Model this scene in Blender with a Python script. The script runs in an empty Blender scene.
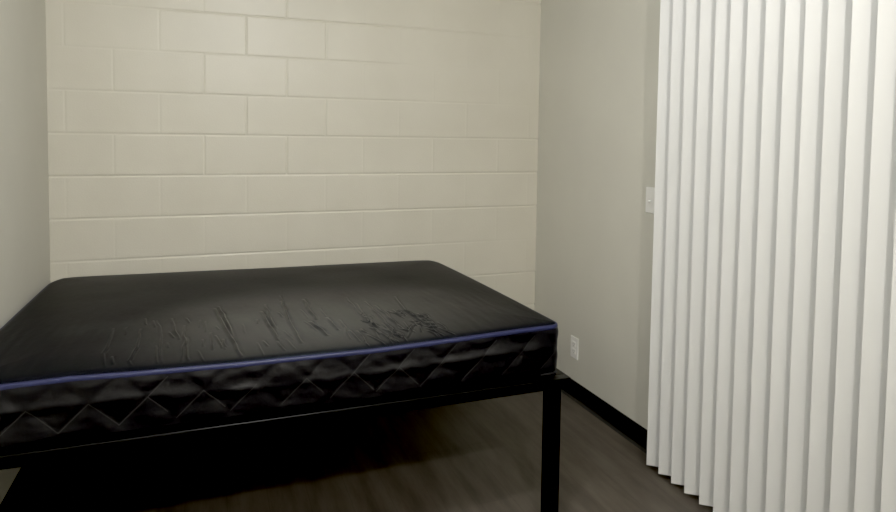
import bpy, math
import numpy as np
from mathutils import Matrix, Vector

COL = bpy.context.scene.collection
R = math.radians
ROOM_W, ROOM_H, ROOM_NEAR = 2.575, 2.44, -4.7      # back wall at y = 0, left wall at x = 0, floor at z = 0
rng = np.random.default_rng(7)

# ------------------------------------------------------------------ materials
def mat(name, color, rough=.5, spec=.5, metal=0.0):
    m = bpy.data.materials.new(name); m.use_nodes = True
    b = m.node_tree.nodes['Principled BSDF']
    b.inputs['Base Color'].default_value = (*color, 1)
    b.inputs['Roughness'].default_value = rough
    b.inputs['Specular IOR Level'].default_value = spec
    b.inputs['Metallic'].default_value = metal
    return m

def nd(m, kind, **kw):
    n = m.node_tree.nodes.new(kind)
    for k, v in kw.items():
        if k in n.inputs: n.inputs[k].default_value = v
        else: setattr(n, k, v)
    return n

def lk(m, a, ao, b, bi): m.node_tree.links.new(a.outputs[ao], b.inputs[bi])
def bsdf(m): return m.node_tree.nodes['Principled BSDF']

def bump_noise(m, scale, strength, dist=.002, detail=4, stretch=(1, 1, 1)):
    tc = nd(m, 'ShaderNodeTexCoord'); mp = nd(m, 'ShaderNodeMapping'); mp.inputs['Scale'].default_value = stretch
    lk(m, tc, 'Object', mp, 'Vector')
    n = nd(m, 'ShaderNodeTexNoise'); n.inputs['Scale'].default_value = scale; n.inputs['Detail'].default_value = detail
    lk(m, mp, 'Vector', n, 'Vector')
    bp = nd(m, 'ShaderNodeBump'); bp.inputs['Strength'].default_value = strength; bp.inputs['Distance'].default_value = dist
    lk(m, n, 'Fac', bp, 'Height'); lk(m, bp, 'Normal', bsdf(m), 'Normal')
    return n, bp

def vary_color(m, noise_scale, c1, c2, stretch=(1, 1, 1), detail=3, lo=.35, hi=.65):
    tc = nd(m, 'ShaderNodeTexCoord'); mp = nd(m, 'ShaderNodeMapping'); mp.inputs['Scale'].default_value = stretch
    lk(m, tc, 'Object', mp, 'Vector')
    n = nd(m, 'ShaderNodeTexNoise'); n.inputs['Scale'].default_value = noise_scale; n.inputs['Detail'].default_value = detail
    lk(m, mp, 'Vector', n, 'Vector')
    r = nd(m, 'ShaderNodeValToRGB')
    r.color_ramp.elements[0].position, r.color_ramp.elements[1].position = lo, hi
    r.color_ramp.elements[0].color = (*c1, 1); r.color_ramp.elements[1].color = (*c2, 1)
    lk(m, n, 'Fac', r, 'Fac'); lk(m, r, 'Color', bsdf(m), 'Base Color')
    return r

PAINT = (.60, .57, .475)
m_block = mat('painted_block', PAINT, .42, .45)
vary_color(m_block, 3.0, (.585, .555, .46), (.615, .585, .49))
bump_noise(m_block, 140, .25, .002, 5)
m_wall = mat('painted_plaster', PAINT, .6, .35)
vary_color(m_wall, 2.0, (.59, .575, .50), (.62, .605, .525))
bump_noise(m_wall, 220, .12, .001, 3)
m_ceil = mat('ceiling_paint', (.72, .71, .67), .8, .2)
bump_noise(m_ceil, 120, .2, .002)
m_base = mat('black_rubber', (.006, .006, .0065), .5, .4)
bump_noise(m_base, 60, .08, .001)

m_floor = mat('dark_vinyl_plank', (.05, .042, .035), .5, .35)
def floor_nodes(m):
    tc = nd(m, 'ShaderNodeTexCoord')
    mp = nd(m, 'ShaderNodeMapping'); mp.inputs['Rotation'].default_value = (0, 0, R(90))
    lk(m, tc, 'Object', mp, 'Vector')
    br = nd(m, 'ShaderNodeTexBrick'); br.offset = .37
    for k, v in (('Scale', 1.0), ('Mortar Size', .0012), ('Brick Width', 1.22), ('Row Height', .152), ('Bias', 0.0), ('Mortar Smooth', .3)):
        br.inputs[k].default_value = v
    br.inputs['Color1'].default_value = (.93, .93, .93, 1); br.inputs['Color2'].default_value = (1.06, 1.05, 1.04, 1)
    br.inputs['Mortar'].default_value = (.7, .7, .7, 1)
    lk(m, mp, 'Vector', br, 'Vector')
    m2 = nd(m, 'ShaderNodeMapping'); m2.inputs['Scale'].default_value = (9, 1.3, 1)
    lk(m, tc, 'Object', m2, 'Vector')
    n = nd(m, 'ShaderNodeTexNoise'); n.inputs['Scale'].default_value = 1.6; n.inputs['Detail'].default_value = 6; n.inputs['Roughness'].default_value = .6
    lk(m, m2, 'Vector', n, 'Vector')
    r = nd(m, 'ShaderNodeValToRGB')
    r.color_ramp.elements[0].position, r.color_ramp.elements[1].position = .33, .68
    r.color_ramp.elements[0].color = (.038, .031, .0255, 1); r.color_ramp.elements[1].color = (.088, .075, .059, 1)
    lk(m, n, 'Fac', r, 'Fac')
    mx = nd(m, 'ShaderNodeMix', data_type='RGBA', blend_type='MULTIPLY'); mx.inputs[0].default_value = 1
    m.node_tree.links.new(r.outputs['Color'], mx.inputs[6]); m.node_tree.links.new(br.outputs['Color'], mx.inputs[7])
    m.node_tree.links.new(mx.outputs[2], bsdf(m).inputs['Base Color'])
    bp = nd(m, 'ShaderNodeBump'); bp.inputs['Strength'].default_value = .15; bp.inputs['Distance'].default_value = .001
    lk(m, n, 'Fac', bp, 'Height'); lk(m, bp, 'Normal', bsdf(m), 'Normal')
floor_nodes(m_floor)

m_top = mat('black_nylon_top', (.0060, .0063, .0078), .3, .022)
bsdf(m_top).inputs['Specular Tint'].default_value = (.60, .77, 1.0, 1)
bump_noise(m_top, 55, .16, .003, 5, (1, .35, 1))
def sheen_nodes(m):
    # sheen put in as a soft patch of raised specular, mid near edge
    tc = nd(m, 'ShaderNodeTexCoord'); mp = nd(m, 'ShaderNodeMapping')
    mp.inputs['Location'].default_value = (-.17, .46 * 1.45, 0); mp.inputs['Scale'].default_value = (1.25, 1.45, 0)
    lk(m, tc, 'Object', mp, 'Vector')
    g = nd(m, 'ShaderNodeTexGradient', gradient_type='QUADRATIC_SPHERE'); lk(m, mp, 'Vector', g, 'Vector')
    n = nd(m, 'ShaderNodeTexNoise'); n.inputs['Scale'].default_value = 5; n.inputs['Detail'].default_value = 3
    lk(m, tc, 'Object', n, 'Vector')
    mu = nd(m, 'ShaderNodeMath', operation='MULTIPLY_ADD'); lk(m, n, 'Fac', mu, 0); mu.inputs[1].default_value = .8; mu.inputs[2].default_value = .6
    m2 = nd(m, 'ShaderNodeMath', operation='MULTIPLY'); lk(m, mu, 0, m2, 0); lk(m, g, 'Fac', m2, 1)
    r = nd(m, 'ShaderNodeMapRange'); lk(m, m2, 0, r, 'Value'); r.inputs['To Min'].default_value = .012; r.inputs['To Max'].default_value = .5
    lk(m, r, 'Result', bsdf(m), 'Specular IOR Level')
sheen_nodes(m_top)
m_side = mat('black_nylon_side', (.0025, .0025, .004), .36, .26)
bump_noise(m_side, 38, .3, .004, 5)
m_stitch = mat('grey_stitching', (.022, .022, .025), .6, .3)
m_navy = mat('navy_tape', (.013, .016, .058), .45, .3)
bump_noise(m_navy, 300, .15, .001, 2, (1, 1, .2))
m_black_tape = mat('black_tape', (.004, .004, .005), .45, .25)
bump_noise(m_black_tape, 200, .15, .001)
m_steel = mat('black_powder_coat', (.003, .003, .003), .36, .12)
bump_noise(m_steel, 400, .06, .0005)
m_vinyl = mat('white_vinyl', (.645, .645, .625), .42, .4)
bump_noise(m_vinyl, 90, .05, .001, 3, (1, 1, .1))
m_plate = mat('white_plastic', (.84, .83, .79), .3, .5)
bump_noise(m_plate, 50, .01, .0005)
m_slot = mat('dark_slot', (.02, .02, .02), .6, .2)
m_screw = mat('screw_metal', (.35, .34, .31), .35, .5, .8)
for q, c in ((m_slot, .02), (m_screw, .35), (m_stitch, .022)):
    vary_color(q, 40, (c * .9,) * 3, (c * 1.1,) * 3)

# ------------------------------------------------------------------ mesh helpers
def link(name, verts, faces, material, parent=None, smooth=False, mats=None, fmat=None):
    me = bpy.data.meshes.new(name)
    me.from_pydata([tuple(map(float, v)) for v in verts], [], [tuple(map(int, f)) for f in faces])
    for m in (mats or [material]): me.materials.append(m)
    if fmat is not None: me.polygons.foreach_set('material_index', np.asarray(fmat, dtype=np.int32))
    if smooth: me.polygons.foreach_set('use_smooth', [True] * len(me.polygons))
    me.update()
    o = bpy.data.objects.new(name, me); COL.objects.link(o)
    if parent: o.parent = parent
    return o

class MB:
    def __init__(s): s.v, s.f = [], []
    def add(s, v, f):
        n = len(s.v); s.v += [tuple(map(float, p)) for p in v]; s.f += [tuple(i + n for i in q) for q in f]; return s
    def box(s, x0, x1, y0, y1, z0, z1, b=0.0):
        """box with chamfered edges of width b"""
        if b <= 0:
            v = [(x, y, z) for z in (z0, z1) for y in (y0, y1) for x in (x0, x1)]
            return s.add(v, [(0, 2, 3, 1), (4, 5, 7, 6), (0, 1, 5, 4), (2, 6, 7, 3), (0, 4, 6, 2), (1, 3, 7, 5)])
        import bmesh
        bm = bmesh.new(); bmesh.ops.create_cube(bm, size=1)
        for q in bm.verts:
            q.co = ((x0 + x1) / 2 + q.co.x * (x1 - x0), (y0 + y1) / 2 + q.co.y * (y1 - y0), (z0 + z1) / 2 + q.co.z * (z1 - z0))
        bmesh.ops.bevel(bm, geom=list(bm.edges), offset=b, segments=3, profile=.5, affect='EDGES')
        bm.verts.index_update()
        s.add([q.co for q in bm.verts], [[q.index for q in f.verts] for f in bm.faces]); bm.free(); return s
    def disc_x(s, x0, x1, y, z, r, n=16):
        """short cylinder along x"""
        a = [(math.cos(2 * math.pi * k / n) * r, math.sin(2 * math.pi * k / n) * r) for k in range(n)]
        v = [(x0, y + p, z + q) for p, q in a] + [(x1, y + p, z + q) for p, q in a]
        f = [(k, (k + 1) % n, n + (k + 1) % n, n + k) for k in range(n)] + [tuple(range(n - 1, -1, -1)), tuple(range(n, 2 * n))]
        return s.add(v, f)
    def build(s, name, material, parent=None, smooth=False): return link(name, s.v, s.f, material, parent, smooth)

def grid_faces(nr, nc, wrap=False):
    f = []
    for i in range(nr - 1):
        for j in range(nc if wrap else nc - 1):
            k = (j + 1) % nc
            f.append((i * nc + j, i * nc + k, (i + 1) * nc + k, (i + 1) * nc + j))
    return f

def structure(o): o['kind'] = 'structure'; return o
def thing(name, label, cat, loc=(0, 0, 0), group=None):
    o = bpy.data.objects.new(name, None); COL.objects.link(o); o.location = loc; o.empty_display_size = .1
    o['label'] = label; o['category'] = cat
    if group: o['group'] = group
    return o

_perm = rng.random((512, 512))
def vnoise(x, y):
    xi, yi = np.floor(x).astype(int), np.floor(y).astype(int)
    fx, fy = x - xi, y - yi
    fx, fy = fx * fx * (3 - 2 * fx), fy * fy * (3 - 2 * fy)
    g = lambda a, b: _perm[a % 512, b % 512]
    return ((g(xi, yi) * (1 - fx) + g(xi + 1, yi) * fx) * (1 - fy) + (g(xi, yi + 1) * (1 - fx) + g(xi + 1, yi + 1) * fx) * fy) * 2 - 1
def fbm(x, y, o=3): return sum(vnoise(x * 2 ** k + 17 * k, y * 2 ** k + 31 * k) / 2 ** k for k in range(o))

# ------------------------------------------------------------------ the room
def quad(name, a, b, c, d, m):
    return structure(link(name, [a, b, c, d], [(0, 1, 2, 3)], m))
W, H, N = ROOM_W, ROOM_H, ROOM_NEAR
quad('floor', (0, N, 0), (W, N, 0), (W, 0, 0), (0, 0, 0), m_floor)
quad('ceiling', (0, N, H), (0, 0, H), (W, 0, H), (W, N, H), m_ceil)
quad('wall_left', (0, N, 0), (0, 0, 0), (0, 0, H), (0, N, H), m_wall)
quad('wall_right', (W, N, 0), (W, N, H), (W, 0, H), (W, 0, 0), m_wall)
quad('wall_front', (0, N, 0), (0, N, H), (W, N, H), (W, N, 0), m_wall)

# back wall: running-bond concrete blocks under thick paint; the joints are shallow grooves in the mesh
def block_wall():
    B = .2032; hw = .0062; x0 = .071
    prof = [-1.6, -1.0, -.55, 0, .55, 1.0, 1.6]
    def axis(joints, lo, hi, step):
        p = {lo, hi}
        for j in joints:
            for q in prof:
                if lo < j + q * hw < hi: p.add(round(j + q * hw, 5))
        for q in np.arange(lo + step, hi, step):
            if all(abs(q - j) > hw * 2.2 for j in joints): p.add(round(float(q), 5))
        return np.array(sorted(p))
    vx = [x0 + k * B for k in range(-1, 14)]
    hz = [k * B for k in range(1, 12)]
    X, Z = axis(vx, 0, W, .045), axis(hz, 0, H, .05)
    gx, gz = np.meshgrid(X, Z)
    def groove(d): return np.clip(1 - (np.abs(d) / hw) ** 2, 0, 1) ** .8
    # how deep each course joint still is at a given x: thick paint has filled some of them
    hd = {9: ([0, .5, .9, 1.6, 2.1, 2.6], [.25, .5, 1.1, 1.1, .9, .1]),
          8: ([0, .4, .9, 1.5, 1.8, 2.6], [.1, .3, .8, .6, .15, .05]),
          7: ([0, .5, 1.0, 2.0, 2.4, 2.6], [.3, .5, .8, .6, .2, .05])}
    sd = {8: [1.6, 1, .6]}
    dep = np.zeros_like(gx)
    for k, z in enumerate(hz, 1):
        a = np.ones_like(gx) * .85
        # courses 7 (line D at z = 1.4224) and below stay crisp; the higher ones fade
        if k == 10: a = np.interp(gx, [0, .4, .8, 1.3, 2.1, 2.35, 2.6], [.15, .4, 1.1, 1.2, .9, .25, .1])
        if k == 9: a = np.interp(gx, [0, .4, .8, 1.2, 1.6, 1.9, 2.6], [.1, .2, .7, .7, .5, .12, .05])
        if k == 8: a = np.interp(gx, [0, .5, 1.0, 2.0, 2.4, 2.6], [.35, .5, .8, .55, .2, .05])
        if k == 4: a = np.interp(gx, [0, .5, 1.0, 1.8, 2.2, 2.6], [.5, .7, .8, .7, .15, .05])
        a = a * (1 + .3 * fbm(gx * 5 + k * 9.1, gz * 0 + k, 2))
        dep = np.maximum(dep, groove(gz - z) * a)
    for k in range(12):                                     # vertical joints of course k
        row = (gz > k * B) & (gz < (k + 1) * B)
        odd = (k % 2 == 1)
        for q in range(-1, 14):
            if (q % 2 == 0) != odd: continue
            x = x0 + q * B
            s = .25 + .6 * math.exp(-((x - 1.0) / .38) ** 2) if k >= 6 else .06 + .07 * rng.random()
            s *= (.7 + .5 * rng.random()) if k >= 6 else 1
            if k >= 6 and x < .6: s = .2
            if x > 1.35: s = .16 if k >= 6 else .08
            dep = np.maximum(dep, np.where(row, groove(gx - x) * s * (1 + .3 * fbm(gz * 9 + q, gx * 0 + k, 2)), 0))
    y = .0036 * dep + .0006 * fbm(gx * 5, gz * 9, 3)
    v = np.stack([gx, y, gz], -1).reshape(-1, 3)
    return structure(link('wall_back', v, grid_faces(len(Z), len(X)), m_block, smooth=True))
block_wall()

# black rubber cove baseboards (flat face, rounded top, flared toe)
def baseboard(name, p0, p1, nrm):
    prof = [(0, .1016), (.0025, .1012), (.0035, .099), (.0035, .02), (.006, .009), (.012, .003), (.017, 0), (0, 0)]
    v = [(p[0] + nrm[0] * d, p[1] + nrm[1] * d, z) for p in (p0, p1) for d, z in prof]
    n = len(prof); f = [(k, (k + 1) % n, n + (k + 1) % n, n + k) for k in range(n)] + [tuple(range(n)), tuple(range(2 * n - 1, n - 1, -1))]
    structure(link(name, v, f, m_base))
baseboard('baseboard_back', (0, 0), (W, 0), (0, -1))
baseboard('baseboard_left', (0, N), (0, 0), (1, 0))
baseboard('baseboard_right', (W, N), (W, 0), (-1, 0))

# ------------------------------------------------------------------ bed frame
FX0, FX1, FY0, FY1, FZ0, FZ1 = .014, 1.938, -1.453, -.045, .519, .557
bed = thing('bed_frame', 'black metal platform bed frame on square legs under the mattress', 'bed frame', ((FX0 + FX1) / 2, (FY0 + FY1) / 2, 0))
bo = np.array(bed.location)
def bp(name, *b, bev=.003):
    x0, x1, y0, y1, z0, z1 = b
    MB().box(x0 - bo[0], x1 - bo[0], y0 - bo[1], y1 - bo[1], z0, z1, bev).build(name, m_steel, bed)
w = .04
bp('rail', FX0, FX1, FY0, FY0 + w, FZ0, FZ1); bp('rail', FX0, FX1, FY1 - w, FY1, FZ0, FZ1)
bp('rail', FX0, FX0 + w, FY0 + w, FY1 - w, FZ0, FZ1); bp('rail', FX1 - w, FX1, FY0 + w, FY1 - w, FZ0, FZ1)
bp('center_beam', FX0 + w, FX1 - w, -.77, -.73, FZ0, FZ1 - .004)
s = .05
for x in (FX0 + .03, FX1 - .035 - s):
    for y in (FY0 + .006, FY1 - .006 - s):
        bp('leg', x, x + s, y, y + s, .004, FZ0)
bp('leg', .945, .995, -.775, -.725, .004, FZ0)
for x in (FX0 + .03, FX1 - .035 - s, .945):
    for y in ((FY0 + .006, FY1 - .006 - s) if x != .945 else (-.775,)):
        bp('foot_cap', x - .001, x + s + .001, y - .001, y + s + .001, 0, .018)
for k in range(9):
    x = .16 + k * .2
    for ya, yb in ((FY0 + w, -.77), (-.73, FY1 - w)):
        bp('deck_slat', x - .02, x + .02, ya, yb, FZ1 - .016, FZ1 - .001, bev=.002)

# ------------------------------------------------------------------ mattress
MX0, MX1, MY0, MY1, MZ0 = .028, 1.897, -1.432, -.05, FZ1 + .001
mcx, mcy = (MX0 + MX1) / 2, (MY0 + MY1) / 2; hx, hy = (MX1 - MX0) / 2, (MY1 - MY0) / 2
RAD = {(1, 1): .12, (-1, 1): .12, (1, -1): .035, (-1, -1): .06}
mattress = thing('mattress', 'black nylon full-size mattress with navy piping lying on the bed frame', 'mattress', (mcx, mcy, MZ0))

def edge_z(x, y):
    """height of the top seam; the long front edge dips in the middle and the far edge droops to the right"""
    f = np.interp(x, [0, .17, .33, .51, .79, 1.22, 1.52, 1.75, 1.9], [.741, .743, .746, .740, .734, .732, .740, .747, .749])
    b = np.interp(x, [0, .2, 1.0, 1.9], [.746, .745, .735, .727])
    t = np.clip((y - MY0) / (MY1 - MY0), 0, 1)
    return f * (1 - t) + b * t + .010 - .004 * t + .004 * np.sin(t * np.pi)

def outline(step):
    pts, nrm, arc = [], [], []
    segs = []
    seq = [(-1, -1), (1, -1), (1, 1), (-1, 1)]
    for i, c in enumerate(seq):
        r = RAD[c]; cx, cy = mcx + c[0] * (hx - r), mcy + c[1] * (hy - r)
        a0 = math.pi * (1 + .5 * i); n = max(8, int(r * math.pi / 2 / step * 1.6))
        segs += [((cx + r * math.cos(a), cy + r * math.sin(a)), (math.cos(a), math.sin(a))) for a in np.linspace(a0, a0 + math.pi / 2, n)]
        d = seq[(i + 1) % 4]; r2 = RAD[d]
        q = (mcx + d[0] * (hx - r2), mcy + d[1] * (hy - r2)); a = a0 + math.pi / 2
        p0 = np.array(segs[-1][0]); p1 = np.array((q[0] + r2 * math.cos(a), q[1] + r2 * math.sin(a)))
        m = int(np.linalg.norm(p1 - p0) / step)
        segs += [(tuple(p0 + (p1 - p0) * k / m), (math.cos(a), math.sin(a))) for k in range(1, m)]
    P = np.array([q[0] for q in segs]); Nn = np.array([q[1] for q in segs])
    return P, Nn

# wrinkles in the thin cover: polylines on the top face (x, y)
STROKES = [
 # x, y points ; height (m) ; width (m)
 ([(0.398, -1.044), (0.4, -1.19), (0.399, -1.297), (0.419, -1.402)], 0.0022, 0.006),
 ([(0.483, -1.072), (0.487, -1.263), (0.474, -1.372), (0.484, -1.405)], 0.0026, 0.006),
 ([(0.525, -0.977), (0.545, -1.117), (0.567, -1.405)], 0.002, 0.006),
 ([(0.541, -1.259), (0.554, -1.405)], 0.0018, 0.005),
 ([(0.575, -0.964), (0.589, -1.106), (0.607, -1.212)], 0.0028, 0.006),
 ([(0.616, -1.062), (0.626, -1.264), (0.622, -1.405)], 0.0026, 0.006),
 ([(0.63, -1.195), (0.636, -1.376), (0.64, -1.405)], 0.0024, 0.006),
 ([(0.72, -0.856), (0.738, -1.017), (0.76, -1.188), (0.792, -1.405)], 0.0046, 0.008),
 ([(0.733, -0.826), (0.756, -1.023), (0.777, -1.291)], 0.0036, 0.007),
 ([(0.703, -1.169), (0.706, -1.335)], 0.0026, 0.006),
 ([(0.717, -1.199), (0.736, -1.328)], 0.0026, 0.005),
 ([(0.741, -1.243), (0.751, -1.317)], 0.0024, 0.005),
 ([(0.887, -0.942), (0.896, -1.125), (0.909, -1.30)], 0.0048, 0.008),
 ([(0.907, -0.848), (0.91, -1.102), (0.913, -1.263)], 0.0034, 0.007),
 ([(0.976, -0.722), (0.97, -1.092)], 0.003, 0.007),
 ([(0.429, -1.328), (0.438, -1.389)], 0.0022, 0.006),
 ([(0.514, -0.973), (0.523, -1.059)], 0.0016, 0.005),
 ([(0.573, -1.127), (0.59, -1.194)], 0.0018, 0.005),
 ([(0.972, -0.812), (0.973, -1.105), (0.98, -1.345)], 0.0042, 0.008),
 ([(1.061, -0.807), (1.061, -0.995), (1.068, -1.11)], 0.0048, 0.009),
 ([(1.042, -1.128), (1.061, -1.234), (1.077, -1.299)], 0.005, 0.009),
 ([(1.109, -1.096), (1.115, -1.203), (1.12, -1.254)], 0.0042, 0.008),
 ([(1.235, -0.828), (1.238, -1.081), (1.246, -1.295), (1.27, -1.405)], 0.0022, 0.006),
 ([(1.255, -0.934), (1.242, -1.193), (1.237, -1.385)], 0.0024, 0.006),
 ([(1.292, -0.914), (1.297, -1.156), (1.3, -1.312), (1.307, -1.386)], 0.0026, 0.006),
 ([(1.316, -0.986), (1.326, -1.22), (1.346, -1.352)], 0.0024, 0.006),
 ([(1.332, -1.082), (1.326, -1.297)], 0.0024, 0.006),
 ([(1.427, -0.888), (1.406, -1.106), (1.437, -1.256), (1.438, -1.405)], 0.003, 0.007),
 ([(1.412, -1.137), (1.435, -1.307), (1.429, -1.391)], 0.0024, 0.006),
 ([(1.326, -1.297), (1.35, -1.341), (1.381, -1.289), (1.333, -1.394)], 0.003, 0.006),
 ([(1.401, -1.296), (1.386, -1.365)], 0.0028, 0.006),
 ([(1.153, -1.265), (1.169, -1.385)], 0.0024, 0.006),
 ([(1.15, -1.136), (1.142, -1.354)], 0.0022, 0.006),
]
for k in range(46):                                          # the crumpled patch toward the right end of the front edge
    x = 1.16 + .32 * rng.random(); y = -1.36 + .30 * rng.random() ** 1.4
    l = .04 + .10 * rng.random(); a = R(-90 + 24 * rng.random())
    c = .02 * (rng.random() - .5)
    STROKES.append(([(x, y), (x + l * .5 * math.cos(a) + c, y + l * .5 * math.sin(a)), (x + l * math.cos(a), y + l * math.sin(a))], .0012 + .0016 * rng.random(), .0045 + .002 * rng.random()))
for k in range(26):                                          # faint ones left of it
    x = .42 + .70 * rng.random(); y = -1.34 + .42 * rng.random()
    l = .04 + .10 * rng.random(); a = R(-98 + 22 * rng.random())
    STROKES.append(([(x, y), (x + l * math.cos(a), y + l * math.sin(a))], .0008 + .0009 * rng.random(), .005))

def mattress_top():
    nx, ny = 820, 320
    u = np.linspace(-1, 1, nx); v = np.linspace(-1, 1, ny)
    gx, gy = np.meshgrid(u * hx, v * hy)
    d = np.minimum(hx - np.abs(gx), hy - np.abs(gy))
    px, py = gx.copy(), gy.copy()
    for (sx, sy), r in RAD.items():
        m = (gx * sx > hx - r) & (gy * sy > hy - r)
        a, b = (gx * sx - (hx - r)) / r, (gy * sy - (hy - r)) / r
        px = np.where(m, sx * (hx - r + r * a * np.sqrt(np.clip(1 - b * b / 2, 0, 1))), px)
        py = np.where(m, sy * (hy - r + r * b * np.sqrt(np.clip(1 - a * a / 2, 0, 1))), py)
    X, Y = px + mcx, py + mcy
    Z = edge_z(X, Y) + .010 * (1 - np.exp(-np.clip(d, 0, None) / .09)) - .008 * np.exp(-d / .007)
    Z += .0022 * fbm(X * 3.2, Y * 3.2, 2) * (1 - np.exp(-d / .1))
    Z += .0005 * vnoise(X * 55, Y * 9) * np.exp(-((Y + 1.15) / .35) ** 2)
    for pts, h, w in STROKES:
        P = np.array(pts); D = np.full(X.shape, 9.0); T = np.zeros(X.shape); L = np.r_[0, np.cumsum(np.linalg.norm(np.diff(P, axis=0), axis=1))]
        box = (X > P[:, 0].min() - .05) & (X < P[:, 0].max() + .05) & (Y > P[:, 1].min() - .05) & (Y < P[:, 1].max() + .05)
        x, y = X[box], Y[box]; x = x + .0035 * vnoise(x * 13 + h * 9e4, y * 17); dd = np.full(x.shape, 9.0); tt = np.zeros(x.shape); sg = np.zeros(x.shape)
        for i in range(len(P) - 1):
            e = P[i + 1] - P[i]; l2 = e @ e
            t = np.clip(((x - P[i, 0]) * e[0] + (y - P[i, 1]) * e[1]) / l2, 0, 1)
            qx, qy = x - P[i, 0] - t * e[0], y - P[i, 1] - t * e[1]
            q = np.hypot(qx, qy); m = q < dd
            dd = np.where(m, q, dd); tt = np.where(m, (L[i] + t * (L[i + 1] - L[i])) / L[-1], tt)
            sg = np.where(m, np.sign(qx * -e[1] + qy * e[0]), sg)
        env = np.sin(np.clip(tt, 0, 1) * math.pi) ** .6 * .9 + .1
        w = w * .62; hgt = 1.7 * h * env * (np.exp(-(dd / w) ** 2) - .55 * np.exp(-((dd * sg - 1.5 * w) / (w * .9)) ** 2))
        Z[box] += hgt * np.clip((d[box] - .005) / .02, 0, 1)
    vv = np.stack([X - mcx, Y - mcy, Z - MZ0], -1).reshape(-1, 3)
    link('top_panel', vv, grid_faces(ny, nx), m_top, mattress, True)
mattress_top()

def mattress_side():
    P, Nn = outline(.0065); n = len(P); rows = 30
    nxt = np.roll(P, -1, 0); arc = np.r_[0, np.cumsum(np.linalg.norm(nxt - P, axis=1))[:-1]]
    # arc length equals x along the front edge (offset by where the straight part begins)
    s0 = arc + P[np.argmin(np.abs(arc - .5)), 0] - .5
    ez = edge_z(P[:, 0], P[:, 1])
    V = []
    for i in range(rows):
        t = i / (rows - 1)
        z = MZ0 + .010 + (ez - .018 - MZ0 - .010) * t
        period = .151
        a = np.abs(((s0 - z + .138) / period + .5) % 1 - .5) * period / 1.414
        b = np.abs(((s0 + z - 1.198) / period + .5) % 1 - .5) * period / 1.414
        q = np.minimum(a, b)
        puff = .0035 * (1 - np.exp(-(q / .016) ** 1.5))
        env = min(1, t / .12, (1 - t) / .10)
        fold = (.0032 * fbm(s0 * 6 + z * 12, z * 14 - s0 * 4, 3) - .0035 * np.abs(fbm(s0 * 7 + z * 11 + 5, z * 7 - s0 * 3, 2))) * min(1, (1 - t) / .3 + .25)
        mid = .003 * math.sin(math.pi * t) + .0045 * np.exp(-((t - .60 - .06 * vnoise(s0 * 2.3, s0 * 0 + 9)) / .085) ** 2) * (1 + .7 * vnoise(s0 * 5, s0 * 0 + 3))
        off = .002 + .004 * t + mid + env * (puff + fold)
        V.append(np.stack([P[:, 0] + Nn[:, 0] * off - mcx, P[:, 1] + Nn[:, 1] * off - mcy, z - MZ0], -1))
    V = np.concatenate(V); F = grid_faces(rows, n, True)
    F.append(tuple(range(n - 1, -1, -1)))
    # quilting thread: thin ribbons lying in the stitch grooves
    VV = V.reshape(rows, n, 3)
    zrow = np.arange(rows)
    v, f = [], []
    perim = arc[-1]
    zlo, zhi = .592, .722
    def surf(s, z):
        k = (s - s0[0]) % perim; j = np.searchsorted(arc, k) % n; j0 = (j - 1) % n
        fr = (k - arc[j0]) / max(1e-6, (arc[j] - arc[j0])) if arc[j] > arc[j0] else 0
        ez_ = ez[j0]; t = (z - MZ0 - .010) / (ez_ - .018 - MZ0 - .010) * (rows - 1); i = int(np.clip(t, 0, rows - 2)); g = np.clip(t - i, 0, 1)
        p = (VV[i, j0] * (1 - g) + VV[i + 1, j0] * g) * (1 - fr) + (VV[i, j] * (1 - g) + VV[i + 1, j] * g) * fr
        return p + np.array([*(Nn[j0] * .0009), 0])
    for sgn in (1, -1):
        for k in range(int(perim / .151) + 2):
            c = (-.138 if sgn > 0 else 1.198) + .151 * (k + (-4 if sgn > 0 else -8))
            m = 18; zs = np.linspace(zlo, zhi, m); keep = rng.random() * .4
            z0, z1 = 0, int(m * .62)
            if sgn > 0 and (k % 4 == 0 or 1.25 < c + .65 < 1.95): z1 = m
            if sgn < 0 and (1.36 < c - .63 < 1.95 or rng.random() < .18): continue
            if sgn < 0: z0 = int(m * .3 * rng.random())
            base = len(v)
            for z in zs[z0:z1]:
                s_ = c + sgn * z
                for e in (-.0009, .0009): v.append(surf(s_ + e, z - sgn * e))
            for i in range(z1 - z0 - 1):
                q = base + 2 * i; f.append((q, q + 1, q + 3, q + 2))
    nv, nf = len(V), len(F)
    F += [tuple(i + nv for i in q) for q in f]
    link('side_panel', list(V) + v, F, None, mattress, True, [m_side, m_stitch], [0] * nf + [1] * len(f))
mattress_side()

def tape(name, zf, off, ra, rb, m, step=.012):
    P, Nn = outline(step); n = len(P); k = 10
    z = zf(P); off = off(P) if callable(off) else np.full(n, off)
    V = []
    for j in range(n):
        for i in range(k):
            a = 2 * math.pi * i / k
            o = off[j] + ra * math.cos(a)
            V.append((P[j, 0] + Nn[j, 0] * o - mcx, P[j, 1] + Nn[j, 1] * o - mcy, z[j] + rb * math.sin(a) - MZ0))
    F = [(j * k + i, ((j + 1) % n) * k + i, ((j + 1) % n) * k + (i + 1) % k, j * k + (i + 1) % k) for j in range(n) for i in range(k)]
    o = link(name, V, F, m, mattress, True)
    return o
t1 = tape('piping', lambda P: edge_z(P[:, 0], P[:, 1]) - .0155, .0005, .0065, .0096, m_navy); t1['label'] = 'navy blue piping'
tape('piping', lambda P: np.full(len(P), MZ0 + .0065) + .008 * np.exp(-(((P[:, 0] - 1.9) ** 2 + (P[:, 1] + 1.43) ** 2) / .02)), lambda P: -.008 + .012 * np.exp(-(((P[:, 0] - 1.9) ** 2 + (P[:, 1] + 1.43) ** 2) / .008)), .005, .006, m_black_tape)

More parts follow.
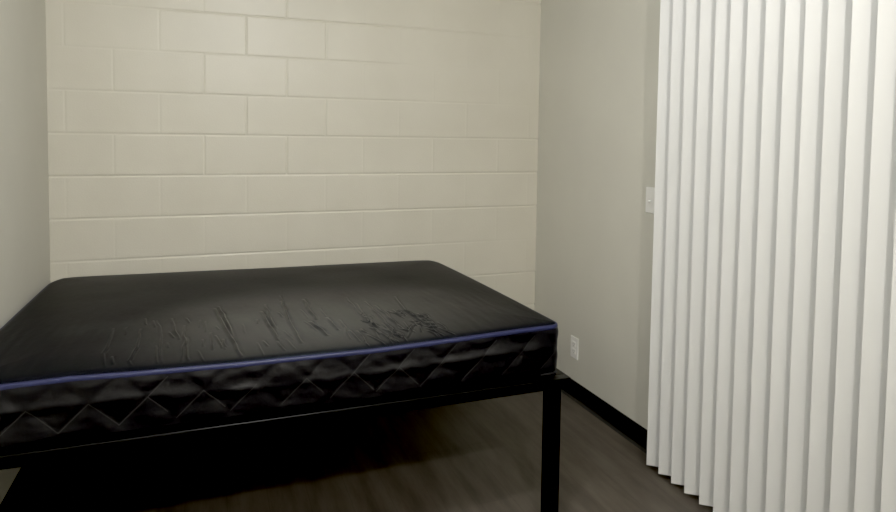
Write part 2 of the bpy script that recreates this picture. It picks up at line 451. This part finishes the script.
# ------------------------------------------------------------------ vertical blinds
blinds = thing('vertical_blinds', 'white vertical blinds hanging almost to the floor along the right wall', 'blinds', (2.50, -2.1, 0))
lo = np.array(blinds.location)
SL_W, SL_N, SPACING = .089, 24, .0775
def slat(k):
    y = -1.228 - SPACING * k
    a = R(-37 + rng.normal(0, 1.3)); dx, dy = math.cos(a), math.sin(a)
    fx, fy = 2.466 + rng.normal(0, .0008), y + rng.normal(0, .0015)
    n = 9; z0, z1 = .026, 2.075; th = .0010
    v = []
    for side in (0, 1):
        for z in (z0, z1):
            for i in range(n):
                t = i / (n - 1); b = .0012 * 4 * t * (1 - t) + (th if side else 0)
                # bulges toward the room side, normal (-|dy|, -dx)
                v.append((fx + dx * SL_W * t + dy * b - lo[0], fy + dy * SL_W * t - dx * b - lo[1], z))
    f = []
    for s_ in (0, 1):
        o = s_ * 2 * n
        for i in range(n - 1):
            q = (o + i, o + i + 1, o + n + i + 1, o + n + i); f.append(q if s_ else q[::-1])
    for i in range(n - 1):
        f.append((i, i + 1, 2 * n + i + 1, 2 * n + i)); f.append((n + i, 3 * n + i, 3 * n + i + 1, n + i + 1))
    f.append((0, 2 * n, 3 * n, n)); f.append((n - 1, 2 * n - 1, 4 * n - 1, 3 * n - 1))
    link('slat', v, f, m_vinyl, blinds)
for k in range(SL_N): slat(k)
yb = -1.228 - SPACING * SL_N - .05
MB().box(2.475 - lo[0], 2.535 - lo[0], yb - lo[1], -1.19 - lo[1], 2.085, 2.125, .004).build('headrail', m_vinyl, blinds)
for y in (-1.35, -2.2, yb + .15):
    MB().box(2.53 - lo[0], 2.575 - lo[0], y - .02 - lo[1], y + .02 - lo[1], 2.09, 2.13, .002).build('bracket', m_screw, blinds)

# ------------------------------------------------------------------ switch and outlet on the right wall
def plate(mb, y, z, hw_, hh): return mb.box(-.0055, 0, -hw_, hw_, -hh, hh, .0022)
sw = thing('light_switch', 'white toggle light switch on the right wall at the edge of the blinds', 'light switch', (W, -1.073, 1.156))
plate(MB(), 0, 0, .036, .0585).build('cover_plate', m_plate, sw)
MB().box(-.0062, -.005, -.006, .006, -.013, .013, .0004).build('toggle_collar', m_plate, sw)
tg = MB(); tg.box(-.018, -.004, -.0045, .0045, -.010, -.001, .0015); tg.build('toggle', m_plate, sw)
for z in (-.030, .030): MB().disc_x(-.0066, -.005, 0, z, .0032).build('screw', m_plate, sw)
ol = thing('wall_outlet', 'white duplex power outlet low on the right wall past the bed corner', 'outlet', (W, -.466, .285))
plate(MB(), 0, 0, .036, .0585).build('cover_plate', m_plate, ol)
for z in (-.0197, .0197):
    r = MB(); r.box(-.0078, -.005, -.0165, .0165, z - .0140, z + .0140, .0012); ro = r.build('receptacle', m_plate, ol)
    h = MB()
    h.box(-.0081, -.0076, -.0075, -.0055, z - .002, z + .007); h.box(-.0081, -.0076, .0055, .0075, z - .002, z + .006)
    h.disc_x(-.0081, -.0076, 0, z - .0075, .0024, 10); h.build('slots', m_slot, ro)
MB().disc_x(-.0066, -.005, 0, 0, .0032).build('screw', m_plate, ol)

# ------------------------------------------------------------------ light
def lamp(name, loc, power, radius, color):
    l = bpy.data.lights.new(name, 'POINT'); l.energy = power; l.shadow_soft_size = radius; l.color = color
    o = bpy.data.objects.new(name, l); COL.objects.link(o); o.location = loc; return o
WARM = (1.0, .98, .955)
lamp('ceiling_lamp', (.95, -2.3, 2.36), 52, .10, (.97, .985, 1.0))
lamp('ceiling_lamp', (1.3, -3.65, 2.39), 70, .035, (1.0, .965, .915))
wd = bpy.data.worlds.new('world'); bpy.context.scene.world = wd; wd.use_nodes = True
wd.node_tree.nodes['Background'].inputs['Color'].default_value = (.9, .95, 1, 1)
wd.node_tree.nodes['Background'].inputs['Strength'].default_value = .02

# ------------------------------------------------------------------ camera
cam = bpy.data.cameras.new('camera'); co = bpy.data.objects.new('camera', cam); COL.objects.link(co)
cam.sensor_width = 36; cam.lens = 636.393 / 896 * 36; cam.shift_y = -(256 - 168.523) / 896; cam.clip_start = .05
yw, pt, rl = .360387, .0508286, .0137527
f = Vector((math.sin(yw) * math.cos(pt), math.cos(yw) * math.cos(pt), -math.sin(pt)))
r = Vector((math.cos(yw), -math.sin(yw), 0)); u = r.cross(f)
r2 = r * math.cos(rl) + u * math.sin(rl); u2 = u * math.cos(rl) - r * math.sin(rl)
M = Matrix((r2, u2, -f)).transposed().to_4x4(); M.translation = (.69948, -3.43157, 1.43275)
co.matrix_world = M
sc = bpy.context.scene; sc.camera = co
sc.view_settings.view_transform = 'Standard'
sc.view_settings.look = 'None'
sc.view_settings.exposure = .09
sc.view_settings.use_curve_mapping = True
sc.view_settings.curve_mapping.black_level = (.0055, .0055, .0055)
sc.view_settings.gamma = 1.15
sc.view_settings.curve_mapping.update()
